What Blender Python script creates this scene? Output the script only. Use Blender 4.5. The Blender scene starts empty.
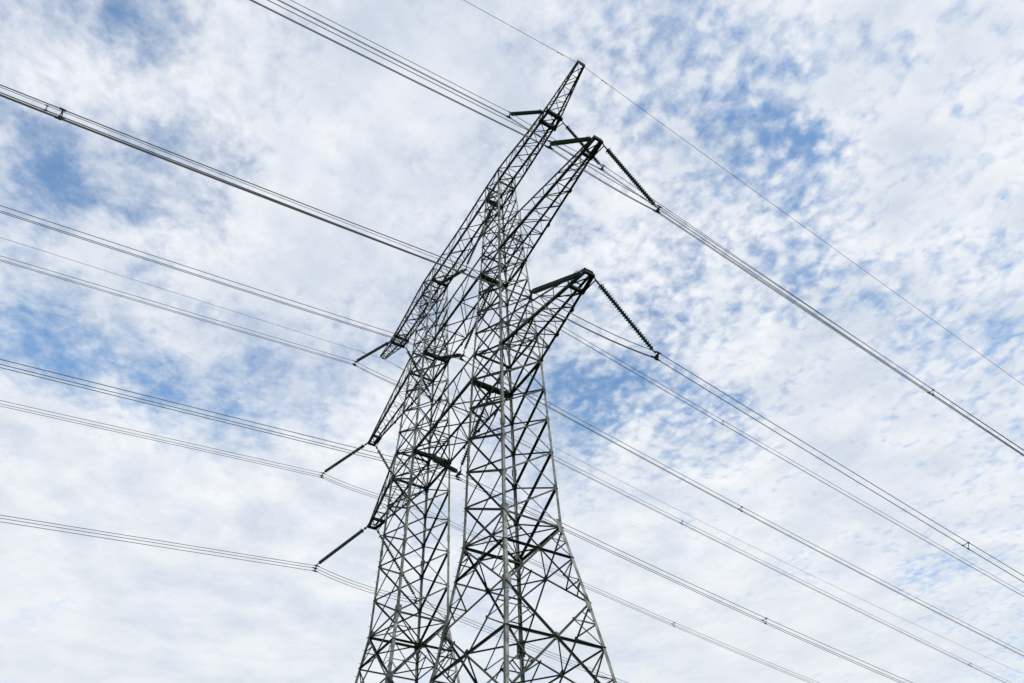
import bpy, bmesh, math, random
from mathutils import Vector, Matrix
random.seed(7)
scene = bpy.context.scene
col = scene.collection
K = 1.4            # metres per layout unit
EYE = 1.6          # height of the photographer's eye above the ground
def W(a, c, z):    # x: along the crossarms (towards the viewer's right), y: along the line, z: up
    return Vector((K * a, K * c, K * z + EYE))

# ------------------------------------------------------------------ camera
cam = bpy.data.objects.new('camera', bpy.data.cameras.new('camera'))
col.objects.link(cam)
fw = Vector((-0.58101, 0.3787, 0.72043)); rt = Vector((0.51996, 0.85368, -0.0294))
up = rt.cross(fw).normalized(); rt = fw.cross(up).normalized()
M = Matrix((rt, up, -fw)).transposed().to_4x4()
M.translation = W(20.0753, -12.6921, 0)
cam.matrix_world = M
cam.data.sensor_width = 36.0
cam.data.lens = 701.51 / 1024 * 36
cam.data.clip_start = 0.1
cam.data.clip_end = 8000
scene.camera = cam

# ------------------------------------------------------------------ exposure, sky, sun
scene.view_settings.view_transform = 'Standard'
scene.view_settings.look = 'None'
scene.view_settings.exposure = 0.0
scene.view_settings.gamma = 1.0
scene.view_settings.use_curve_mapping = False

SUN_DIR = Vector((0.74, 0.10, 0.66)).normalized()      # towards the sun
elev = math.asin(SUN_DIR.z)
az = math.atan2(SUN_DIR.x, SUN_DIR.y)                    # clockwise from +Y

world = bpy.data.worlds.new('World')
scene.world = world
world.use_nodes = True
nt = world.node_tree
for n in list(nt.nodes): nt.nodes.remove(n)
def N(t, **kw):
    n = nt.nodes.new(t)
    for k, v in kw.items():
        if k in n.inputs.keys(): n.inputs[k].default_value = v
        else: setattr(n, k, v)
    return n
def Lk(a, b): nt.links.new(a, b)
def setin(n, i, v):
    if isinstance(v, bpy.types.NodeSocket): Lk(v, n.inputs[i])
    else: n.inputs[i].default_value = v
def mth(op, a, b=0.0, c=0.0, clamp=False):
    n = nt.nodes.new('ShaderNodeMath'); n.operation = op; n.use_clamp = clamp
    setin(n, 0, a); setin(n, 1, b)
    if op in ('MULTIPLY_ADD',): setin(n, 2, c)
    return n.outputs[0]
def vm(op, a, b=(0, 0, 0)):
    n = nt.nodes.new('ShaderNodeVectorMath'); n.operation = op
    setin(n, 0, a); setin(n, 1, b)
    return n
def mrange(v, a, b, c=0.0, d=1.0, smooth=True):
    n = nt.nodes.new('ShaderNodeMapRange'); n.interpolation_type = 'SMOOTHSTEP' if smooth else 'LINEAR'
    setin(n, 0, v); n.inputs[1].default_value = a; n.inputs[2].default_value = b
    n.inputs[3].default_value = c; n.inputs[4].default_value = d
    return n.outputs[0]
def noise(vec, scale, detail=6, rough=0.55, dist=0.0, lac=2.0):
    n = nt.nodes.new('ShaderNodeTexNoise'); n.noise_dimensions = '3D'
    setin(n, 'Vector', vec); n.inputs['Scale'].default_value = scale
    n.inputs['Detail'].default_value = detail; n.inputs['Roughness'].default_value = rough
    n.inputs['Distortion'].default_value = dist; n.inputs['Lacunarity'].default_value = lac
    return n.outputs[0]
def mixc(f, a, b):
    n = nt.nodes.new('ShaderNodeMix'); n.data_type = 'RGBA'
    setin(n, 0, f); setin(n, 6, a); setin(n, 7, b)
    return n.outputs[2]
tc = N('ShaderNodeTexCoord')
D = vm('NORMALIZE', tc.outputs['Generated']).outputs[0]
sep = N('ShaderNodeSeparateXYZ'); Lk(D, sep.inputs[0])
zc = mth('MAXIMUM', sep.outputs[2], 0.06)
U = vm('DIVIDE', D); 
cmb = N('ShaderNodeCombineXYZ'); Lk(zc, cmb.inputs[0]); Lk(zc, cmb.inputs[1]); cmb.inputs[2].default_value = 1.0
Lk(cmb.outputs[0], U.inputs[1])
sepu = N('ShaderNodeSeparateXYZ'); Lk(U.outputs[0], sepu.inputs[0])
cu = N('ShaderNodeCombineXYZ'); Lk(sepu.outputs[0], cu.inputs[0]); Lk(sepu.outputs[1], cu.inputs[1])
P2 = cu.outputs[0]                                       # position on the cloud layer

# clear gaps and solid banks in the cloud layer: direction, angular radius (deg), amount
def pix(x, y):
    return (fw + rt * ((x - 512) / 701.51) - up * ((y - 341.5) / 701.51)).normalized()
BANKS = [ # layer directions, listed by where they stand in the sky: direction, angular radius, amount
 (145, 25, 4.5, -.7), (70, 10, 4, -.35), (100, 165, 7, -.5), (190, 182, 6, -.6), (30, 180, 5, -.55), (20, 60, 5, -.25), (225, 160, 4, -.2),
 (20, 305, 5.5, -.65), (60, 350, 5, -.5), (120, 390, 6, -.65), (200, 415, 6, -.7), (280, 400, 7, -.6), (360, 365, 5, -.3),
 (590, 390, 5, -.65), (560, 400, 4, -.4), (640, 400, 5, -.4), (705, 425, 5, -.5), (765, 125, 6, -.5), (790, 190, 7, -.3), (720, 70, 7, -.2), (640, 25, 6, -.4),
 (850, 260, 6, -.25), (780, 290, 4, -.3), (835, 30, 4, -.3), (1000, 60, 5, -.25), (915, 545, 4, -.4), (660, 300, 5, -.3), (530, 60, 4, -.2), (960, 330, 5, -.2),
 (270, 90, 9, .25), (60, 80, 4, .2), (200, 640, 24, .55), (760, 610, 20, .6), (620, 170, 5, .3), (920, 40, 10, .4), (900, 430, 9, .35), (930, 190, 8, .3), (60, 240, 4, .25), (330, 250, 9, .25), (420, 60, 7, .35), (60, 460, 7, .35), (760, 360, 5, .2),
]
nd = N('ShaderNodeTexNoise'); Lk(D, nd.inputs['Vector']); nd.inputs['Scale'].default_value = 7.0; nd.inputs['Detail'].default_value = 5.0; nd.inputs['Roughness'].default_value = .6
wv = vm('SUBTRACT', nd.outputs['Color'], (0.5, 0.5, 0.5)).outputs[0]
wsc = vm('SCALE', wv); wsc.inputs[3].default_value = 0.15
DW = vm('NORMALIZE', vm('ADD', D, wsc.outputs[0]).outputs[0]).outputs[0]
acc = None
for (x, y, rad, amt) in BANKS:
    d = pix(x, y)
    dt = vm('DOT_PRODUCT', DW, tuple(d)).outputs['Value']
    m = mrange(dt, math.cos(math.radians(rad)), math.cos(math.radians(rad * .15)), 0.0, amt)
    acc = m if acc is None else mth('ADD', acc, m)
def region(x, y, r0, r1):
    dt = vm('DOT_PRODUCT', D, tuple(pix(x, y))).outputs['Value']
    return mrange(dt, math.cos(math.radians(r1)), math.cos(math.radians(r0)))
n1 = noise(P2, 3.2, 10, .62, .5)
n2 = noise(P2, 12.0, 8, .62, .3)
n3 = noise(P2, 34.0, 6, .6, .2)
puff = N('ShaderNodeTexVoronoi'); puff.feature = 'SMOOTH_F1'; puff.inputs['Scale'].default_value = 31.0
puff.inputs['Smoothness'].default_value = 0.7; puff.inputs['Randomness'].default_value = 1.0
pw = vm('SCALE', vm('SUBTRACT', nd.outputs['Color'], (0.5, 0.5, 0.5)).outputs[0]); pw.inputs[3].default_value = 0.12
nw2 = N('ShaderNodeTexNoise'); Lk(P2, nw2.inputs['Vector']); nw2.inputs['Scale'].default_value = 14.0; nw2.inputs['Detail'].default_value = 4.0
pw2 = vm('SCALE', vm('SUBTRACT', nw2.outputs['Color'], (0.5, 0.5, 0.5)).outputs[0]); pw2.inputs[3].default_value = 0.06
Lk(vm('ADD', vm('ADD', P2, pw.outputs[0]).outputs[0], pw2.outputs[0]).outputs[0], puff.inputs['Vector'])
pf = mrange(puff.outputs['Distance'], 0.1, 0.65, 0.5, -0.5)
mackerel = region(900, 270, 16, 38)                      # the rippled part of the layer
dens = mth('ADD', mth('MULTIPLY', mth('SUBTRACT', n1, 0.5), 1.5), 0.70)
dens = mth('ADD', dens, mth('MULTIPLY', acc, 0.66))
dens = mth('ADD', dens, mth('MULTIPLY', mth('SUBTRACT', n2, 0.5), mth('MULTIPLY_ADD', mackerel, 0.2, 1.5)))
dens = mth('ADD', dens, mth('MULTIPLY', mth('SUBTRACT', n3, 0.5), mth('MULTIPLY_ADD', mackerel, 0.6, 0.9)))
dens = mth('ADD', dens, mth('MULTIPLY', pf, mth('MULTIPLY', mackerel, 0.42)))
cover = mrange(dens, -0.36, 0.95, 0.08, 1.0)
sky = N('ShaderNodeTexSky'); sky.sky_type = 'NISHITA'; sky.sun_disc = False
sky.sun_elevation = elev; sky.sun_rotation = az
sky.air_density = 1.0; sky.dust_density = 0.6; sky.ozone_density = 1.5
skys = vm('SCALE', vm('MULTIPLY', sky.outputs[0], (0.74, 1.04, 1.14)).outputs[0]); skys.inputs[3].default_value = 2.1
# cloud radiance: thin edges bright, thick bases a little greyer and bluer
thick = mrange(noise(P2, 2.2, 8, .6, .3), 0.36, 0.64)
fine = mrange(noise(P2, 6.0, 6, .6, .2), 0.35, 0.7)
shade = mth('MULTIPLY', mth('ADD', mth('MULTIPLY', thick, .5), mth('MULTIPLY', fine, .5)), 1.0)
ccol = mixc(shade, (9.6, 9.75, 10.0, 1), (6.0, 6.8, 8.0, 1))
low = mrange(sep.outputs[2], 0.25, 0.6, 1.0, 0.0)
ccol = mixc(mth('MULTIPLY', low, .6), ccol, (7.9, 8.4, 8.9, 1))
final = mixc(cover, skys.outputs[0], ccol)
bg = N('ShaderNodeBackground'); bg.inputs['Strength'].default_value = 0.10
Lk(final, bg.inputs['Color'])
wo = N('ShaderNodeOutputWorld'); Lk(bg.outputs[0], wo.inputs['Surface'])

sun = bpy.data.objects.new('sun', bpy.data.lights.new('sun', 'SUN'))
sun.data.energy = 3.6; sun.data.angle = math.radians(0.6); sun.data.color = (1.0, 0.95, 0.87)
sun.rotation_euler = SUN_DIR.to_track_quat('Z', 'Y').to_euler()
sun.location = (0, 0, 120)
col.objects.link(sun)

# ------------------------------------------------------------------ materials
def mat(name, base, rough=.6, metal=0.0, var=None, scale=8.0, bump=0.0, isl=None):
    m = bpy.data.materials.new(name); m.use_nodes = True
    t = m.node_tree; b = t.nodes['Principled BSDF']
    b.inputs['Specular IOR Level'].default_value = .2; b.inputs['Roughness'].default_value = rough; b.inputs['Metallic'].default_value = metal
    b.inputs['Base Color'].default_value = (*base, 1)
    if var:
        g = t.nodes.new('ShaderNodeNewGeometry')
        n = t.nodes.new('ShaderNodeTexNoise'); n.inputs['Scale'].default_value = scale; n.inputs['Detail'].default_value = 5
        t.links.new(g.outputs['Position'], n.inputs['Vector'])
        r = t.nodes.new('ShaderNodeValToRGB'); r.color_ramp.elements[0].position = .36; r.color_ramp.elements[1].position = .66
        r.color_ramp.elements[0].color = (*base, 1); r.color_ramp.elements[1].color = (*var, 1)
        t.links.new(n.outputs[0], r.inputs[0])
        if isl:                                              # every rolled bar has weathered a little differently
            vr = t.nodes.new('ShaderNodeMapRange'); vr.inputs[3].default_value = isl[0]; vr.inputs[4].default_value = isl[1]
            t.links.new(g.outputs['Random Per Island'], vr.inputs[0])
            ml = t.nodes.new('ShaderNodeVectorMath'); ml.operation = 'SCALE'
            t.links.new(r.outputs[0], ml.inputs[0]); t.links.new(vr.outputs[0], ml.inputs[3])
            t.links.new(ml.outputs[0], b.inputs['Base Color'])
        else: t.links.new(r.outputs[0], b.inputs['Base Color'])
        if bump:
            bp = t.nodes.new('ShaderNodeBump'); bp.inputs['Strength'].default_value = bump
            t.links.new(n.outputs[0], bp.inputs['Height']); t.links.new(bp.outputs[0], b.inputs['Normal'])
    return m
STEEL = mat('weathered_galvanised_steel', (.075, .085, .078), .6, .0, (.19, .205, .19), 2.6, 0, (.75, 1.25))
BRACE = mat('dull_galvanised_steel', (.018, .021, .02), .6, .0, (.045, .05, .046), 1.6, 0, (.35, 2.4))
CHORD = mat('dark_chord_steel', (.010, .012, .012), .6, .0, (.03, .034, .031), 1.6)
DARK = mat('dark_fitting_steel', (.010, .015, .013), .85, 0)
DISC = mat('green_glass_insulator', (.012, .036, .03), .3, 0.0, (.02, .052, .043), 6)
WIRE = mat('aluminium_conductor', (.07, .075, .08), .55, .2)
GRASS = mat('meadow_grass', (.035, .06, .018), .95, 0, (.07, .09, .03), .35, .4)

# ------------------------------------------------------------------ mesh helpers
class MB:
    def __init__(s): s.v = []; s.f = []
    def add(s, vs, fs):
        o = len(s.v); s.v += [tuple(v) for v in vs]; s.f += [tuple(i + o for i in f) for f in fs]
    def frame(s, d, ref):
        d = d.normalized(); e = ref - d * ref.dot(d)
        if e.length < 1e-4:
            e = Vector((1, 0, 0)) if abs(d.x) < .9 else Vector((0, 1, 0)); e = e - d * e.dot(d)
        e.normalize(); return d, e, d.cross(e)
    def angle(s, p, q, wd, n1, n2, t=None):
        """steel L-angle from p to q: legs run from the heel along n1 and along n2"""
        t = t or max(.012, wd * .1)
        d = (q - p).normalized()
        e1 = n1 - d * n1.dot(d)
        if e1.length < 1e-4: e1 = Vector((0, 0, 1)) - d * d.z
        e1.normalize()
        e2 = d.cross(e1)
        if e2.dot(n2) < 0: e2 = -e2
        pr = [(0, 0), (wd, 0), (wd, t), (t, t), (t, wd), (0, wd)]
        vs = [b + e1 * x + e2 * y for b in (p, q) for x, y in pr]
        fs = [(i, (i + 1) % 6, 6 + (i + 1) % 6, 6 + i) for i in range(6)] + [(5, 4, 3, 0), (3, 2, 1, 0), (6, 9, 10, 11), (6, 7, 8, 9)]
        s.add(vs, fs)
    def bar(s, p, q, w, h, ref=Vector((0, 0, 1))):
        d, e, g = s.frame(q - p, ref)
        pr = [(-.5, -.5), (.5, -.5), (.5, .5), (-.5, .5)]
        vs = [b + e * (x * h) + g * (y * w) for b in (p, q) for x, y in pr]
        s.add(vs, [(0, 1, 5, 4), (1, 2, 6, 5), (2, 3, 7, 6), (3, 0, 4, 7), (3, 2, 1, 0), (4, 5, 6, 7)])
    def plate(s, c, n, size, t=.02, sides=6, spin=0.0):
        d, e, g = s.frame(n, Vector((0, 0, 1)))
        vs = [c + d * k * t / 2 + (e * math.cos(spin + 6.2832 * i / sides) + g * math.sin(spin + 6.2832 * i / sides)) * size for k in (-1, 1) for i in range(sides)]
        fs = [(i, (i + 1) % sides, sides + (i + 1) % sides, sides + i) for i in range(sides)] + [tuple(range(sides))[::-1], tuple(range(sides, 2 * sides))]
        s.add(vs, fs)
    def lathe(s, p, d, prof, seg=12):
        """prof: list of (distance along d, radius)"""
        d, e, g = s.frame(d, Vector((0, 0, 1)))
        vs = [p + d * t + (e * math.cos(6.28318 * i / seg) + g * math.sin(6.28318 * i / seg)) * r for t, r in prof for i in range(seg)]
        fs = []
        for k in range(len(prof) - 1):
            for i in range(seg):
                j = (i + 1) % seg
                fs.append((k * seg + i, k * seg + j, (k + 1) * seg + j, (k + 1) * seg + i))
        fs.append(tuple(range(seg))[::-1]); fs.append(tuple(range((len(prof) - 1) * seg, len(prof) * seg)))
        s.add(vs, fs)
    def tube(s, pts, r, seg=8):
        n = len(pts); vs = []
        for k, p in enumerate(pts):
            d = (pts[min(k + 1, n - 1)] - pts[max(k - 1, 0)])
            d, e, g = s.frame(d, Vector((0, 0, 1)))
            vs += [p + (e * math.cos(6.28318 * i / seg) + g * math.sin(6.28318 * i / seg)) * r for i in range(seg)]
        fs = [(k * seg + i, k * seg + (i + 1) % seg, (k + 1) * seg + (i + 1) % seg, (k + 1) * seg + i) for k in range(n - 1) for i in range(seg)]
        fs.append(tuple(range(seg))[::-1]); fs.append(tuple(range((n - 1) * seg, n * seg)))
        s.add(vs, fs)
    def torus(s, c, n, R, r, seg=20, ss=6):
        d, e, g = s.frame(n, Vector((0, 0, 1))); vs = []
        for i in range(seg):
            a = 6.28318 * i / seg; rad = e * math.cos(a) + g * math.sin(a)
            vs += [c + rad * (R + r * math.cos(6.28318 * j / ss)) + d * r * math.sin(6.28318 * j / ss) for j in range(ss)]
        s.add(vs, [(i * ss + j, ((i + 1) % seg) * ss + j, ((i + 1) % seg) * ss + (j + 1) % ss, i * ss + (j + 1) % ss) for i in range(seg) for j in range(ss)])
    def build(s, name, m, parent=None, smooth=False):
        me = bpy.data.meshes.new(name)
        org = parent_world(parent)
        me.from_pydata([(v[0] - org[0], v[1] - org[1], v[2] - org[2]) for v in s.v], [], s.f)
        me.materials.append(m)
        bm = bmesh.new(); bm.from_mesh(me); bmesh.ops.recalc_face_normals(bm, faces=bm.faces); bm.to_mesh(me); bm.free()
        if smooth:
            for p in me.polygons: p.use_smooth = True
        o = bpy.data.objects.new(name, me); col.objects.link(o)
        if parent: o.parent = parent
        return o
def parent_world(p):
    v = Vector((0, 0, 0))
    while p is not None: v = v + p.location; p = p.parent
    return v
def thing(name, loc, label, cat, group=None):
    o = bpy.data.objects.new(name, None); o.empty_display_size = .5; o.location = loc; col.objects.link(o)
    o['label'] = label; o['category'] = cat
    if group: o['group'] = group
    return o

# ------------------------------------------------------------------ ground
g = MB(); R = 3000; n = 48
def gz(x, y): 
    r = math.hypot(x, y)
    return -0.0 + (0 if r < 80 else .6 * math.sin(x * .011) * math.cos(y * .009) * min(1, (r - 80) / 200))
xs = [math.copysign(abs(t) ** 2.2, t) * R for t in [(-1 + 2 * i / n) for i in range(n + 1)]]
g.v = [(x, y, gz(x, y)) for y in xs for x in xs]
g.f = [(j * (n + 1) + i, j * (n + 1) + i + 1, (j + 1) * (n + 1) + i + 1, (j + 1) * (n + 1) + i) for j in range(n) for i in range(n)]
o = g.build('ground', GRASS); o['kind'] = 'structure'

# ------------------------------------------------------------------ the pylon: two square shafts, two levels of crossarms, one long top beam
S = 9.029
Z0 = -EYE / K
ZW, Z1, Z2, Z3 = 14.0, 22.736, 30.524, 37.984
ZT = 39.38
# height, half width along the crossarms, half width along the line
WID = [(Z0, 4.05, 3.08), (9.28, 2.46, 1.871), (10.887, 2.18, 1.658), (ZW, 1.539, 1.271), (Z1, 1.373, 1.104), (Z2, 1.025, .856), (Z3, .79, .625), (ZT, .79, .625)]
def wid2(z):
    for p, q in zip(WID, WID[1:]):
        if z <= q[0]:
            t = (z - p[0]) / (q[0] - p[0]); return p[1] + (q[1] - p[1]) * t, p[2] + (q[2] - p[2]) * t
    return WID[-1][1:]
def wida(z): return wid2(z)[0]
def wid(z): return wid2(z)[1]
CORN = [(1, -1), (1, 1), (-1, 1), (-1, -1)]
ARM_H = 1.75
pylon = thing('lattice_pylon', W(-S / 2, 0, Z0), 'tall steel lattice pylon, two shafts joined by crossarms and a top beam', 'power pylon')

def shaft(ac):
    def C(k, z): 
        wa, wc = wid2(z); return W(ac + CORN[k][0] * wa, CORN[k][1] * wc, z)
    br = MB()
    def facenorm(k):
        c1, c2 = CORN[k], CORN[(k + 1) % 4]
        return Vector(((c1[0] + c2[0]) / 2, (c1[1] + c2[1]) / 2, 0)).normalized()
    DN = Vector((0, 0, -1))
    def fb(k, p, q, wd, inner=0.0, out=False):      # a brace on face k
        nn = facenorm(k)
        off = -nn * inner
        br.angle(p + off, q + off, wd, DN if abs((q - p).normalized().z) < .9 else nn.cross(DN), nn if out else -nn)
    # upper body: X panels
    levels = []
    for za, zb, cnt in ((ZW, Z1, 5), (Z1, Z2, 5), (Z2, Z3, 6)):
        for i in range(cnt):
            levels.append((za + (zb - za) * i / cnt, za + (zb - za) * (i + 1) / cnt))
    for i, (za, zb) in enumerate(levels):
        wd = .10 if zb <= Z1 + .01 else (.085 if zb <= Z2 + .01 else .07)
        for k in range(4):
            k2 = (k + 1) % 4
            fb(k, C(k, za), C(k2, zb), wd * (.95 if k in (0, 2) else .75), .0)
            fb(k, C(k2, za), C(k, zb), wd * (.6, 1.25, .9, 1.1)[k], .03, k == 3)
            nn = facenorm(k)
            # bolted cover plates where the braces meet the legs
            for kk in (k, k2):
                d = (C(k2 if kk == k else k, zb) - C(kk, zb)).normalized()
                br.plate(C(kk, zb) + d * .13 - nn * .012, nn, .15 if zb <= Z2 else .11, .014, 5, i)
    # frames with plan bracing at the waist and the arm levels
    for z, wd in ((ZW, .13), (Z1, .15), (Z1 + ARM_H, .12), (Z2, .15), (Z2 + ARM_H, .11), (Z3, .13), (ZT, .11)):
        for k in range(4):
            fb(k, C(k, z), C((k + 1) % 4, z), wd, .02)
        br.angle(C(0, z), C(2, z), wd * .4, DN, Vector((1, 1, 0)))
        br.angle(C(1, z), C(3, z), wd * .4, DN, Vector((1, -1, 0)))
    # top cage between Z3 and the beam's upper chords
    for k in range(4):
        fb(k, C(k, Z3), C((k + 1) % 4, ZT), .07); fb(k, C((k + 1) % 4, Z3), C(k, ZT), .065, .02)
    # splayed base: big X panels, level strut through each crossing and secondary members
    base = [ZW, 10.887, 7.3, 3.4, Z0 + .25]
    for zt, zb in zip(base, base[1:]):
        for k in range(4):
            k2 = (k + 1) % 4; nn = facenorm(k)
            A, B, Cc, Dd = C(k, zt), C(k2, zt), C(k2, zb), C(k, zb)
            wt, wb = wid(zt), wid(zb)
            zx = zt - (zt - zb) * wt / (wt + wb)
            X = (C(k, zx) + C(k2, zx)) / 2
            fb(k, A, Cc, .06 if (k == 0 and zt == ZW) else .1, .0, True); fb(k, B, Dd, .09, .035)
            fb(k, C(k, zx), C(k2, zx), .105, .05, True)
            br.plate(X - nn * .02, nn, .2, .02, 8)
            for kk, top, bot in ((k, A, Dd), (k2, B, Cc)):
                Q = C(kk, zx)
                for end, ze in ((top, zt), (bot, zb)):
                    m = (end + X) / 2
                    Pq = C(kk, (ze + zx) / 2)
                    fb(k, m, Q, .055, .02); fb(k, m, Pq, .05, .04)
                    br.plate(m - nn * .03, nn, .08, .014, 6)
                    m3 = end * .75 + X * .25
                    fb(k, m3, Pq, .05, .03)
        for k in range(4):                                   # plan struts between neighbouring crossings
            pA = (C(k, zx) + C((k + 1) % 4, zx)) / 2; pB = (C((k + 1) % 4, zx) + C((k + 2) % 4, zx)) / 2
            br.angle(pA, pB, .06, DN, Vector((1, 0, 0)))
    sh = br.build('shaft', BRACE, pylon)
    # legs: heavy angles, heel outwards
    for k in range(4):
        lg = MB(); cx, cy = CORN[k]
        zs = [Z0 + .25, 9.28, 10.887, ZW, Z1, Z2, Z3]; ws = [.165, .165, .165, .15, .135, .115]
        for (za, zb), wd in zip(zip(zs, zs[1:]), ws):
            lg.angle(C(k, za), C(k, zb), wd, Vector((-cx, 0, 0)), Vector((0, -cy, 0)), .022)
        for z in (3.4, 7.3, 10.887, ZW, 18.2, Z1, 26.4, Z2, 34.0, Z3):       # splice and gusset plates
            wd = .165 if z < Z1 else .13
            ld = (C(k, z + .05) - C(k, z - .05)).normalized(); hl = .42 if z in (ZW, Z1, 10.887) else .24; gw = 1.7 if z in (ZW, Z1, 10.887) else 1.15
            for nn, side in ((Vector((cx, 0, 0)), Vector((0, -cy, 0))), (Vector((0, cy, 0)), Vector((-cx, 0, 0)))):
                m = C(k, z) + side * wd * gw * .54 + nn * .012
                lg.bar(m - ld * hl, m + ld * hl, wd * gw, .016, nn)
        if k in (0, 3):                                      # climbing pegs bolted through the leg
            z = 1.5; i = 0
            while z < Z3 - .3:
                p = C(k, z); dd = (Vector((-cx, 0, 0)), Vector((0, -cy, 0)))[i % 2]
                outw = (Vector((0, cy, 0)), Vector((cx, 0, 0)))[i % 2]
                lg.bar(p + dd * .08 - outw * .03, p + dd * .08 + outw * .17, .018, .018)
                z += .27; i += 1
        lg.build('leg', STEEL, sh)
        ft = MB(); b = C(k, Z0 + .25); ft.lathe(Vector((b.x, b.y, -.3)), Vector((0, 0, 1)), [(0, .55), (.62, .5), (.66, .46)], 20)
        ft.build('footing', CONC, sh)
    return sh
CONC = mat('concrete', (.33, .32, .30), .9, 0, (.25, .245, .23), 5)
shaft(0.0); shaft(-S)

DN = Vector((0, 0, -1)); UPV = Vector((0, 0, 1))
def lerp(p, q, t): return p + (q - p) * t
def lace(mb, A0, A1, B0, B1, n, wd, x=True, posts=False, nn=None):
    """bracing between chord A (A0->A1) and chord B"""
    for i in range(n):
        t0, t1 = i / n, (i + 1) / n
        a0, a1, b0, b1 = lerp(A0, A1, t0), lerp(A0, A1, t1), lerp(B0, B1, t0), lerp(B0, B1, t1)
        r = nn or DN
        if x: mb.angle(a0, b1, wd, r, UPV); mb.angle(b0 + DN * .03, a1 + DN * .03, wd * .9, r, UPV)
        elif i % 2: mb.angle(a0, b1, wd, r, UPV)
        else: mb.angle(b0, a1, wd, r, UPV)
        if posts and i: mb.angle(a0, b0, wd, r, UPV)
def crossarm(ac, sgn, z, ext, npan, chw):
    """tapered arm from the shaft out to its tip; the tip carries a small box frame"""
    w0, w1 = wida(z), wida(z + ARM_H); v0, v1 = wid(z), wid(z + ARM_H); tw = .23
    # layout stations along the arm
    def st(t, low, side):
        a0 = w0 if low else w1
        aa = a0 + (ext - a0) * t
        c = side * ((v0 if low else v1) + (tw - (v0 if low else v1)) * t)
        zz = z if low else z + ARM_H * (1 - t) + .22 * t
        return W(ac + sgn * aa, c, zz)
    br = MB()
    tin = 1 - .95 / (ext - w0)
    k = npan
    for i in range(k):
        t0, t1 = tin * i / k, tin * (i + 1) / k
        wd = .052
        # bottom plane
        br.angle(st(t0, 1, -1), st(t1, 1, 1), wd, DN, Vector((sgn, 0, 0))); 
        if i < 2: br.angle(st(t0, 1, 1) + UPV * .03, st(t1, 1, -1) + UPV * .03, wd, DN, Vector((sgn, 0, 0)))
        if i: br.angle(st(t0, 1, -1), st(t0, 1, 1), wd, DN, Vector((sgn, 0, 0)))
        for s_ in (-1, 1):
            sd = Vector((0, -s_, 0))
            br.angle(st(t0, 0, s_), st(t1, 1, s_), wd, sd, DN)
            if i % 2 or i == k - 1: br.angle(st(t1, 1, s_), st(t1, 0, s_), wd * .8, sd, DN)
            if i < 1:
                br.angle(st(t0, 1, s_) + sd * .03, st(t1, 0, s_) + sd * .03, wd * .8, sd, DN)
        # top plane
        br.angle(st(t0, 0, -1 if i % 2 else 1), st(t1, 0, 1 if i % 2 else -1), wd * .8, DN, Vector((sgn, 0, 0)))
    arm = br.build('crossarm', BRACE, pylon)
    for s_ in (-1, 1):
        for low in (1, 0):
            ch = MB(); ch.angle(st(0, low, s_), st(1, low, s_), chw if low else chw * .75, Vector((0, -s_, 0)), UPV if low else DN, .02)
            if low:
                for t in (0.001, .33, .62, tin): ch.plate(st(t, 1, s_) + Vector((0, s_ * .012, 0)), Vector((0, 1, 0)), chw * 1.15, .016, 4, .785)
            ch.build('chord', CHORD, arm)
    # hanger frame: two heavy plates across the tip and their hanger lugs
    hf = MB()
    for t, th in ((tin, .20), (1.0, .16)):
        p, q = st(t, 1, -1), st(t, 1, 1)
        hf.bar(p - Vector((0, .04, 0)) , q + Vector((0, .04, 0)), th, .2)
        hf.bar(st(t, 0, -1), st(t, 0, 1), .06, .07)
    for s_ in (-1, 1):
        hf.bar(st(tin, 1, s_) + DN * .05, st(1, 1, s_) + DN * .05, .06, .2)
    hf.bar(st(tin, 1, -1), st(1, 1, 1), .06, .06)
    for s_ in (-1, 1):                                       # lugs that carry the strings
        lug = W(ac + sgn * (ext - .06), s_ * .36, z - .14)
        hf.bar(st(1, 1, s_), lug, .07, .07); hf.bar(st(tin, 1, s_), lug, .055, .055)
    hf.build('hanger_frame', DARK, arm)
    return arm
E1, E2, EP, E3 = 6.65, 8.945, 5.75, 8.96
crossarm(0, 1, Z1, E1, 5, .165); crossarm(0, 1, Z2, E2 - .1, 7, .165)
crossarm(-S, -1, Z1, E1 - .1, 5, .165); crossarm(-S, -1, Z2, E2 - .1, 7, .165)

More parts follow.
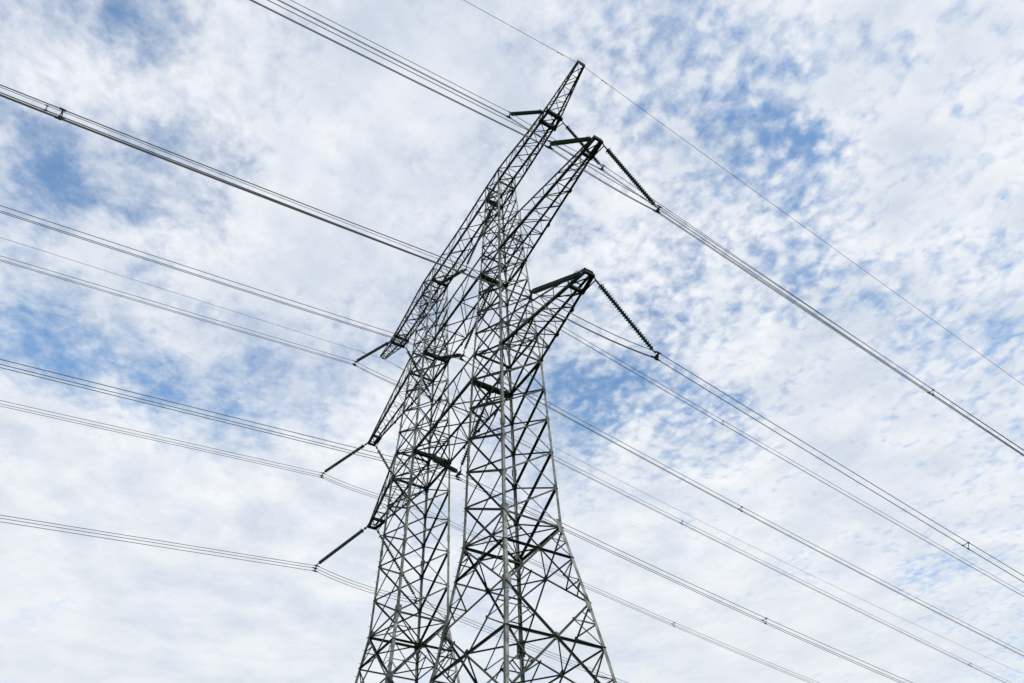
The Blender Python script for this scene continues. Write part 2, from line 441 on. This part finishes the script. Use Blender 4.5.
def bridge(z, chw):
    """box truss joining the two shafts"""
    w = wida(z); wt = wida(z + ARM_H); v = wid(z); vt = wid(z + ARM_H)
    br = MB(); n = 3
    def st(t, low, s_):
        if low: return W(-w + (-S + 2 * w) * t, s_ * v, z)
        return W(-wt + (-S + 2 * wt) * t, s_ * vt, z + ARM_H)
    for i in range(n):
        t0, t1 = i / n, (i + 1) / n
        br.angle(st(t0, 1, -1), st(t1, 1, 1), .07, DN, Vector((1, 0, 0))); br.angle(st(t0, 1, 1) + UPV * .03, st(t1, 1, -1) + UPV * .03, .065, DN, Vector((1, 0, 0)))
        if i: br.angle(st(t0, 1, -1), st(t0, 1, 1), .06, DN, Vector((1, 0, 0)))
        if i % 2: br.angle(st(t0, 0, -1), st(t1, 0, 1), .05, DN, Vector((1, 0, 0)))
        for s_ in (-1, 1):
            sd = Vector((0, -s_, 0)); tm = (t0 + t1) / 2
            br.angle(st(t0, 1, s_), st(tm, 0, s_), .06, sd, DN); br.angle(st(tm, 0, s_), st(t1, 1, s_), .06, sd, DN)
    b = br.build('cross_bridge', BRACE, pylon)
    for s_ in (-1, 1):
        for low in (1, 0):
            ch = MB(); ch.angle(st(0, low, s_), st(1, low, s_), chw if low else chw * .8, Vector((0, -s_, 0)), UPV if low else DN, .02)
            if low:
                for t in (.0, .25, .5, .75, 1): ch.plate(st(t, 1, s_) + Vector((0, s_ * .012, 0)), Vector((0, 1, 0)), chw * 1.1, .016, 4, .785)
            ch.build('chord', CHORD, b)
    for end, sg in ((0, -1), (1, 1)):                        # heavy hanger beams on the inner faces of the shafts
        hb = MB(); p, q = st(end, 1, -1), st(end, 1, 1)
        off = Vector((sg * -.16 if end == 0 else .16, 0, -.04))
        off = Vector((-.14, 0, -.05)) if end == 0 else Vector((.14, 0, -.05))
        hb.bar(p + off, q + off, .12, .26); hb.bar(p - off * .6 + DN * .05, q - off * .6 + DN * .05, .08, .2)
        m = (p + q) / 2 + off
        hb.bar(m + Vector((0, -.28, 0)), m + Vector((0, .28, 0)), .2, .34)
        hb.build('hanger_beam', DARK, b)
    return b
bridge(Z1, .165); bridge(Z2, .16)

# top beam, one side described from the mid-span outwards (t = distance from mid-span)
H = S / 2
TOPST = [ # distance from mid-span, half width, bottom z, top z
    (0.0, .60, Z3, 39.30), (1.24, .605, Z3, 39.33), (2.48, .615, Z3, 39.36), (H - .79, .625, Z3, ZT), (H + .79, .625, Z3, ZT), (H + 1.8, .61, Z3, 39.22), (H + 2.7, .58, Z3, 39.06),
    (H + 3.6, .55, Z3, 38.90), (H + 4.5, .52, Z3, 38.82), (H + 5.35, .49, Z3, 38.76), (H + 6.05, .46, Z3 + .02, 38.74),
    (H + 6.8, .40, Z3 + .30, 38.88), (H + 7.55, .34, Z3 + .58, 39.03), (H + 8.25, .29, Z3 + .85, 39.17), (H + E3, .25, Z3 + 1.12, 39.33)]
bm_ = MB(); chords = {(l, s_): MB() for l in (0, 1) for s_ in (-1, 1)}
def tp(sg, i, low, s_):
    d, hw, zb, zt = TOPST[i]; return W(-H + sg * d, s_ * hw, zb if low else zt)
NS = len(TOPST)
for sg in (1, -1):
    for i in range(NS - 1):
        wd = .055 if i < 10 else .05
        ax = Vector((1, 0, 0))
        bm_.angle(tp(sg, i, 1, -1), tp(sg, i + 1, 1, 1), wd, DN, ax)
        if i < 11 and i % 2 == 0: bm_.angle(tp(sg, i, 1, 1) + UPV * .02, tp(sg, i + 1, 1, -1) + UPV * .02, wd, DN, ax)
        bm_.angle(tp(sg, i + 1, 1, -1), tp(sg, i + 1, 1, 1), wd * .8, DN, ax)
        bm_.angle(tp(sg, i, 0, 1 if i % 2 else -1), tp(sg, i + 1, 0, -1 if i % 2 else 1), wd * .8, DN, ax)
        for s_ in (-1, 1):
            sd = Vector((0, -s_, 0))
            if i % 2: bm_.angle(tp(sg, i, 1, s_), tp(sg, i + 1, 0, s_), wd, sd, DN)
            else: bm_.angle(tp(sg, i, 0, s_), tp(sg, i + 1, 1, s_), wd, sd, DN)
            bm_.angle(tp(sg, i + 1, 1, s_), tp(sg, i + 1, 0, s_), wd * (1.3 if i in (2, 3, 6, 8) else .8), sd, DN)
            for low in (0, 1):
                cw = (.16 if i < 10 else .115) * (1.0 if low else .95)
                chords[(low, s_)].angle(tp(sg, i, low, s_), tp(sg, i + 1, low, s_), cw, sd, UPV if low else DN, .016)
beam = bm_.build('top_beam', BRACE, pylon)
for kx, ch in chords.items(): ch.build('chord', CHORD, beam)
for sg in (1, -1):
    hf = MB()
    for i in (9, 10):
        hf.bar(tp(sg, i, 1, -1) - Vector((0, .12, 0)), tp(sg, i, 1, 1) + Vector((0, .12, 0)), .26, .24)
        hf.bar(tp(sg, i, 1, -1) + UPV * .45, tp(sg, i, 1, 1) + UPV * .45, .06, .08)
    for s_ in (-1, 1):
        hf.bar(tp(sg, 9, 1, s_) + DN * .03, tp(sg, 10, 1, s_) + DN * .03, .07, .2)
        lug = tp(sg, 10, 1, s_) + Vector((-.1 * sg, s_ * .3, -.2))
        hf.bar(tp(sg, 10, 1, s_), lug, .07, .07); hf.bar(tp(sg, 9, 1, s_), lug, .055, .055)
    hf.build('hanger_frame', DARK, beam)
    ep = MB(); p, q = tp(sg, NS - 1, 1, -1), tp(sg, NS - 1, 1, 1)
    ep.bar(p, q, .06, .1); ep.bar(tp(sg, NS - 1, 0, -1), tp(sg, NS - 1, 0, 1), .06, .1)
    for s_ in (-1, 1): ep.bar(tp(sg, NS - 1, 1, s_), tp(sg, NS - 1, 0, s_), .06, .06)
    ep.build('end_frame', BRACE, beam)
for sg in (1, -1):
    hb = MB(); p, q = tp(sg, 3, 1, -1), tp(sg, 3, 1, 1); off = Vector((-.1 * sg, 0, -.04))
    hb.bar(p + off, q + off, .14, .24); hb.bar(p + off * -.8, q + off * -.8, .1, .2)
    m = (p + q) / 2; hb.bar(m - Vector((.2, 0, 0)), m + Vector((.2, 0, 0)), .3, .3)
    hb.build('hanger_beam', DARK, beam)

# ------------------------------------------------------------------ insulator strings
def insulator(top, bot, label, group, axis_line=True, ring=True):
    t = thing('insulator_string', top, label, 'insulator', group)
    d = (bot - top); Lg = d.length; d.normalize()
    hw0, hw1 = .42, .3
    n = 28; sp = (Lg - hw0 - hw1) / n
    prof = []
    for i in range(n):
        z = hw0 + i * sp
        prof += [(z, .05), (z + sp * .12, .06), (z + sp * .3, .15), (z + sp * .42, .155), (z + sp * .5, .1), (z + sp * .95, .075)]
    m = MB(); m.lathe(top, d, prof, 14); m.build('disc_stack', DISC, t, False)
    f = MB(); f.bar(top - d * .05, top + d * (hw0 - .12), .06, .06); f.plate(top + d * .12, Vector((1, 0, 0)), .12, .03, 6)
    f.lathe(top + d * (hw0 - .27), d, [(0, .03), (.02, .05), (.22, .05), (.25, .04)], 10)
    f.build('hanger_link', DARK, t)
    if ring:
        h = MB(); h.torus(top + d * (hw0 + .12), d, .2, .015); h.build('arcing_ring', DARK, t)
    y = MB(); e = top + d * (Lg - hw1)
    y.bar(e, bot, .05, .07)
    # yoke plate holding the three clamps
    ax = Vector((1, 0, 0))
    y.add([bot + ax * x + Vector((0, yy, z)) for yy in (-.012, .012) for x, z in ((-.09, -.5), (.09, -.5), (.26, -.12), (-.26, -.12))], [(0, 1, 2, 3), (7, 6, 5, 4), (0, 4, 5, 1), (1, 5, 6, 2), (2, 6, 7, 3), (3, 7, 4, 0)])
    y.build('yoke_plate', DARK, t)
    return t

# ------------------------------------------------------------------ conductors
SUBS = [(0.0, -.32), (-.2, .02), (.2, .02)]
def sideprof(c0, z0, s, q, far, sgn, k):
    pts = []; 
    for i in range(k + 1):
        t = far * (i / k) ** 1.5
        z = z0 - s * t + q * t * t
        pts.append((sgn * (c0 + t), z))
    return pts
def bundle(a, left, right, label, spacers, gap, far_left=62, far_right=190):
    """left / right: (clamp distance, clamp height, slope, curvature)"""
    cl, zl, sl, ql = left; cr, zr, sr, qr = right
    L_ = sideprof(cl, zl, sl, ql, far_left, -1, 26)[::-1]
    R_ = sideprof(cr, zr, sr, qr, far_right, 1, 44)
    mid = []
    if gap:
        for i in range(1, 8):
            t = i / 8; c = -cl + (cl + cr) * t; z = zl + (zr - zl) * t - .22 * 4 * t * (1 - t)
            mid.append((c, z))
    prof = L_ + mid + (R_ if gap else R_[1:])
    t = thing('conductor_bundle', W(a, 0, (zl + zr) / 2), label, 'power line', 'three-wire conductor bundles of the line')
    def zat(c):
        for (c0, z0), (c1, z1) in zip(prof, prof[1:]):
            if c0 <= c <= c1: return z0 + (z1 - z0) * (c - c0) / (c1 - c0)
    for dx, dz in SUBS:
        m = MB(); m.tube([W(a, c, z) + Vector((dx, 0, dz)) for c, z in prof], .021, 6)
        m.build('conductor', WIRE, t, True)
    for c in spacers:
        p = W(a, c, zat(c)); m = MB()
        q = [p + Vector((dx, 0, dz)) for dx, dz in SUBS]
        for i in range(3):
            m.bar(q[i], q[(i + 1) % 3], .025, .03, Vector((0, 1, 0)))
            m.bar(q[i] - Vector((0, .12, 0)), q[i] + Vector((0, .1, 0)), .06, .06)
        m.build('spacer', DARK, t)
    for c, z in ([(-cl, zl), (cr, zr)] if gap else [(0, zl)]):
        m = MB()
        for dx, dz in SUBS:
            p = W(a, c, z) + Vector((dx, 0, dz))
            m.lathe(p - Vector((0, .22, 0)), Vector((0, 1, 0)), [(0, .028), (.1, .05), (.34, .05), (.44, .028)], 8)
            if dz < -.1: m.bar(p, p + UPV * .12, .04, .05)
        m.build('suspension_clamp', DARK, t)
    return t
PH = [ # a, left clamp, right clamp, spacers, arm z, half width of the arm's tip, where
 (EP + .1,  (2.98, 35.26, .10, .0002), (3.13, 35.2, .234, .0005), [], Z3, .47, 'near end of the top beam', 'conductor bundle under the near end of the top beam'),
 (E2,  (3.11, 26.92, .113, .0004), (2.61, 26.5, .203, .0001), [19.6], Z2, .3, 'upper crossarm of the near shaft', 'conductor bundle under the upper crossarm on the right of the near shaft'),
 (E1 + .1, (3.13, 19.42, .106, .0009), (2.68, 19.2, .215, .0005), [19.7, 50, -18.02], Z1, .3, 'lower crossarm of the near shaft', 'conductor bundle under the lower crossarm on the right of the near shaft'),
 (-S - EP, (3.03, 34.33, .09, 0.0), (2.79, 33.92, .165, .0002), [25.6, 59.7], Z3, .47, 'far end of the top beam', 'conductor bundle under the far left end of the top beam'),
 (-S - E2 + .05, (2.94, 26.99, .082, 0.0), (3.1, 26.79, .18, .0009), [25.63, 62], Z2, .3, 'upper crossarm of the far shaft', 'conductor bundle under the upper crossarm on the left of the far shaft'),
 (-S - E1 + .1, (2.9, 19.43, .087, 0.0), (3.19, 18.98, .155, .0005), [23, 60], Z1, .3, 'lower crossarm of the far shaft', 'lowest conductor bundle on the left, under the lower crossarm of the far shaft'),
]
for a, l, r, sp, za, tw, where, lab in PH:
    bundle(a, l, r, lab, sp, True)
    near = a > 0; sg = 1 if near else -1                     # the lug each string hangs from
    if za == Z3:
        ta, tz, tc = (0 if near else -S) + sg * (6.05 - .1 / K), Z3 + .02 - .2 / K, .46 + .3 / K
    else:
        ext = {(Z1, 1): E1, (Z2, 1): E2 - .1, (Z1, -1): E1 - .1, (Z2, -1): E2 - .1}[(za, sg)]
        ta, tz, tc = (0 if near else -S) + sg * (ext - .06), za - .14, .36
    for sd, (c, z), way in ((-1, l[:2], 'left'), (1, r[:2], 'right')):
        insulator(W(ta, sd * tc, tz), W(a, sd * c, z) + UPV * .15, 'insulator string sloping down to the ' + way + ' from the ' + where, 'insulator strings splayed outwards under the arm tips')
MID = [
 (Z3, 35.22, (.090, .0003), (.195, .0003), [20.72, 55, -23.19], 'top beam', 'conductor bundle passing between the shafts just below the top beam'),
 (Z2, 27.55, (.10, .0004), (.19, .0006), [19.86, 54], 'upper bridge', 'conductor bundle passing between the shafts below the upper bridge truss'),
 (Z1, 19.65, (.08, 0.0), (.172, .0009), [19.01, 50], 'lower bridge', 'conductor bundle passing between the shafts below the lower bridge truss'),
]
for za, zc_, (sl, ql), (sr, qr), sp, where, lab in MID:
    bundle(-H, (0.0, zc_ - .04, sl, ql), (0.0, zc_ - .04, sr, qr), lab, sp, False)
    w = wida(za)
    insulator(W(-w - .1, 0, za - .2), W(-H + .12, 0, zc_ + .25), 'insulator string slanting inwards from the near shaft under the ' + where, 'insulator strings hung in a V between the shafts')
    insulator(W(-S + w + .1, 0, za - .2), W(-H - .12, 0, zc_ + .25), 'insulator string slanting inwards from the far shaft under the ' + where, 'insulator strings hung in a V between the shafts')

# earth wires at the two beam ends
def earth(a, z0, left, right, label):
    sl, ql = left; sr, qr = right
    prof = sideprof(0, z0, sl, ql, 66, -1, 26)[::-1] + sideprof(0, z0, sr, qr, 190, 1, 44)[1:]
    t = thing('earth_wire', W(a, 0, z0), label, 'power line', 'single earth wires')
    m = MB(); m.tube([W(a, c, z) for c, z in prof], .017, 6); m.build('strand', WIRE, t, True)
    h = MB(); h.bar(W(a, 0, z0), W(a, 0, z0) + UPV * .4, .04, .05)
    h.lathe(W(a, 0, z0) - Vector((0, .2, 0)), Vector((0, 1, 0)), [(0, .02), (.1, .045), (.3, .045), (.4, .02)], 8); h.build('suspension_clamp', DARK, t)
    for sgn, s in ((-1, sl), (1, sr)):
        for dist in (1.5,):
            p = W(a, sgn * dist, z0 - s * dist); m = MB()
            d = Vector((0, sgn, -s)).normalized()
            m.bar(p - UPV * .1 - d * .22, p - UPV * .1 + d * .22, .015, .015)
            m.bar(p - UPV * .1, p, .03, .03)
            for q in (-1, 1): m.lathe(p - UPV * .1 + d * (.22 * q - .06), d, [(0, .02), (.02, .035), (.1, .035), (.12, .02)], 8)
            m.build('vibration_damper', DARK, t)
earth(E3, 38.95, (.165, .0005), (.265, .0004), 'thin earth wire from the near tip of the top beam, highest of all')
earth(-S - E3, 39.0, (.075, 0.0), (.178, .0005), 'thin pale earth wire from the far left tip of the top beam')
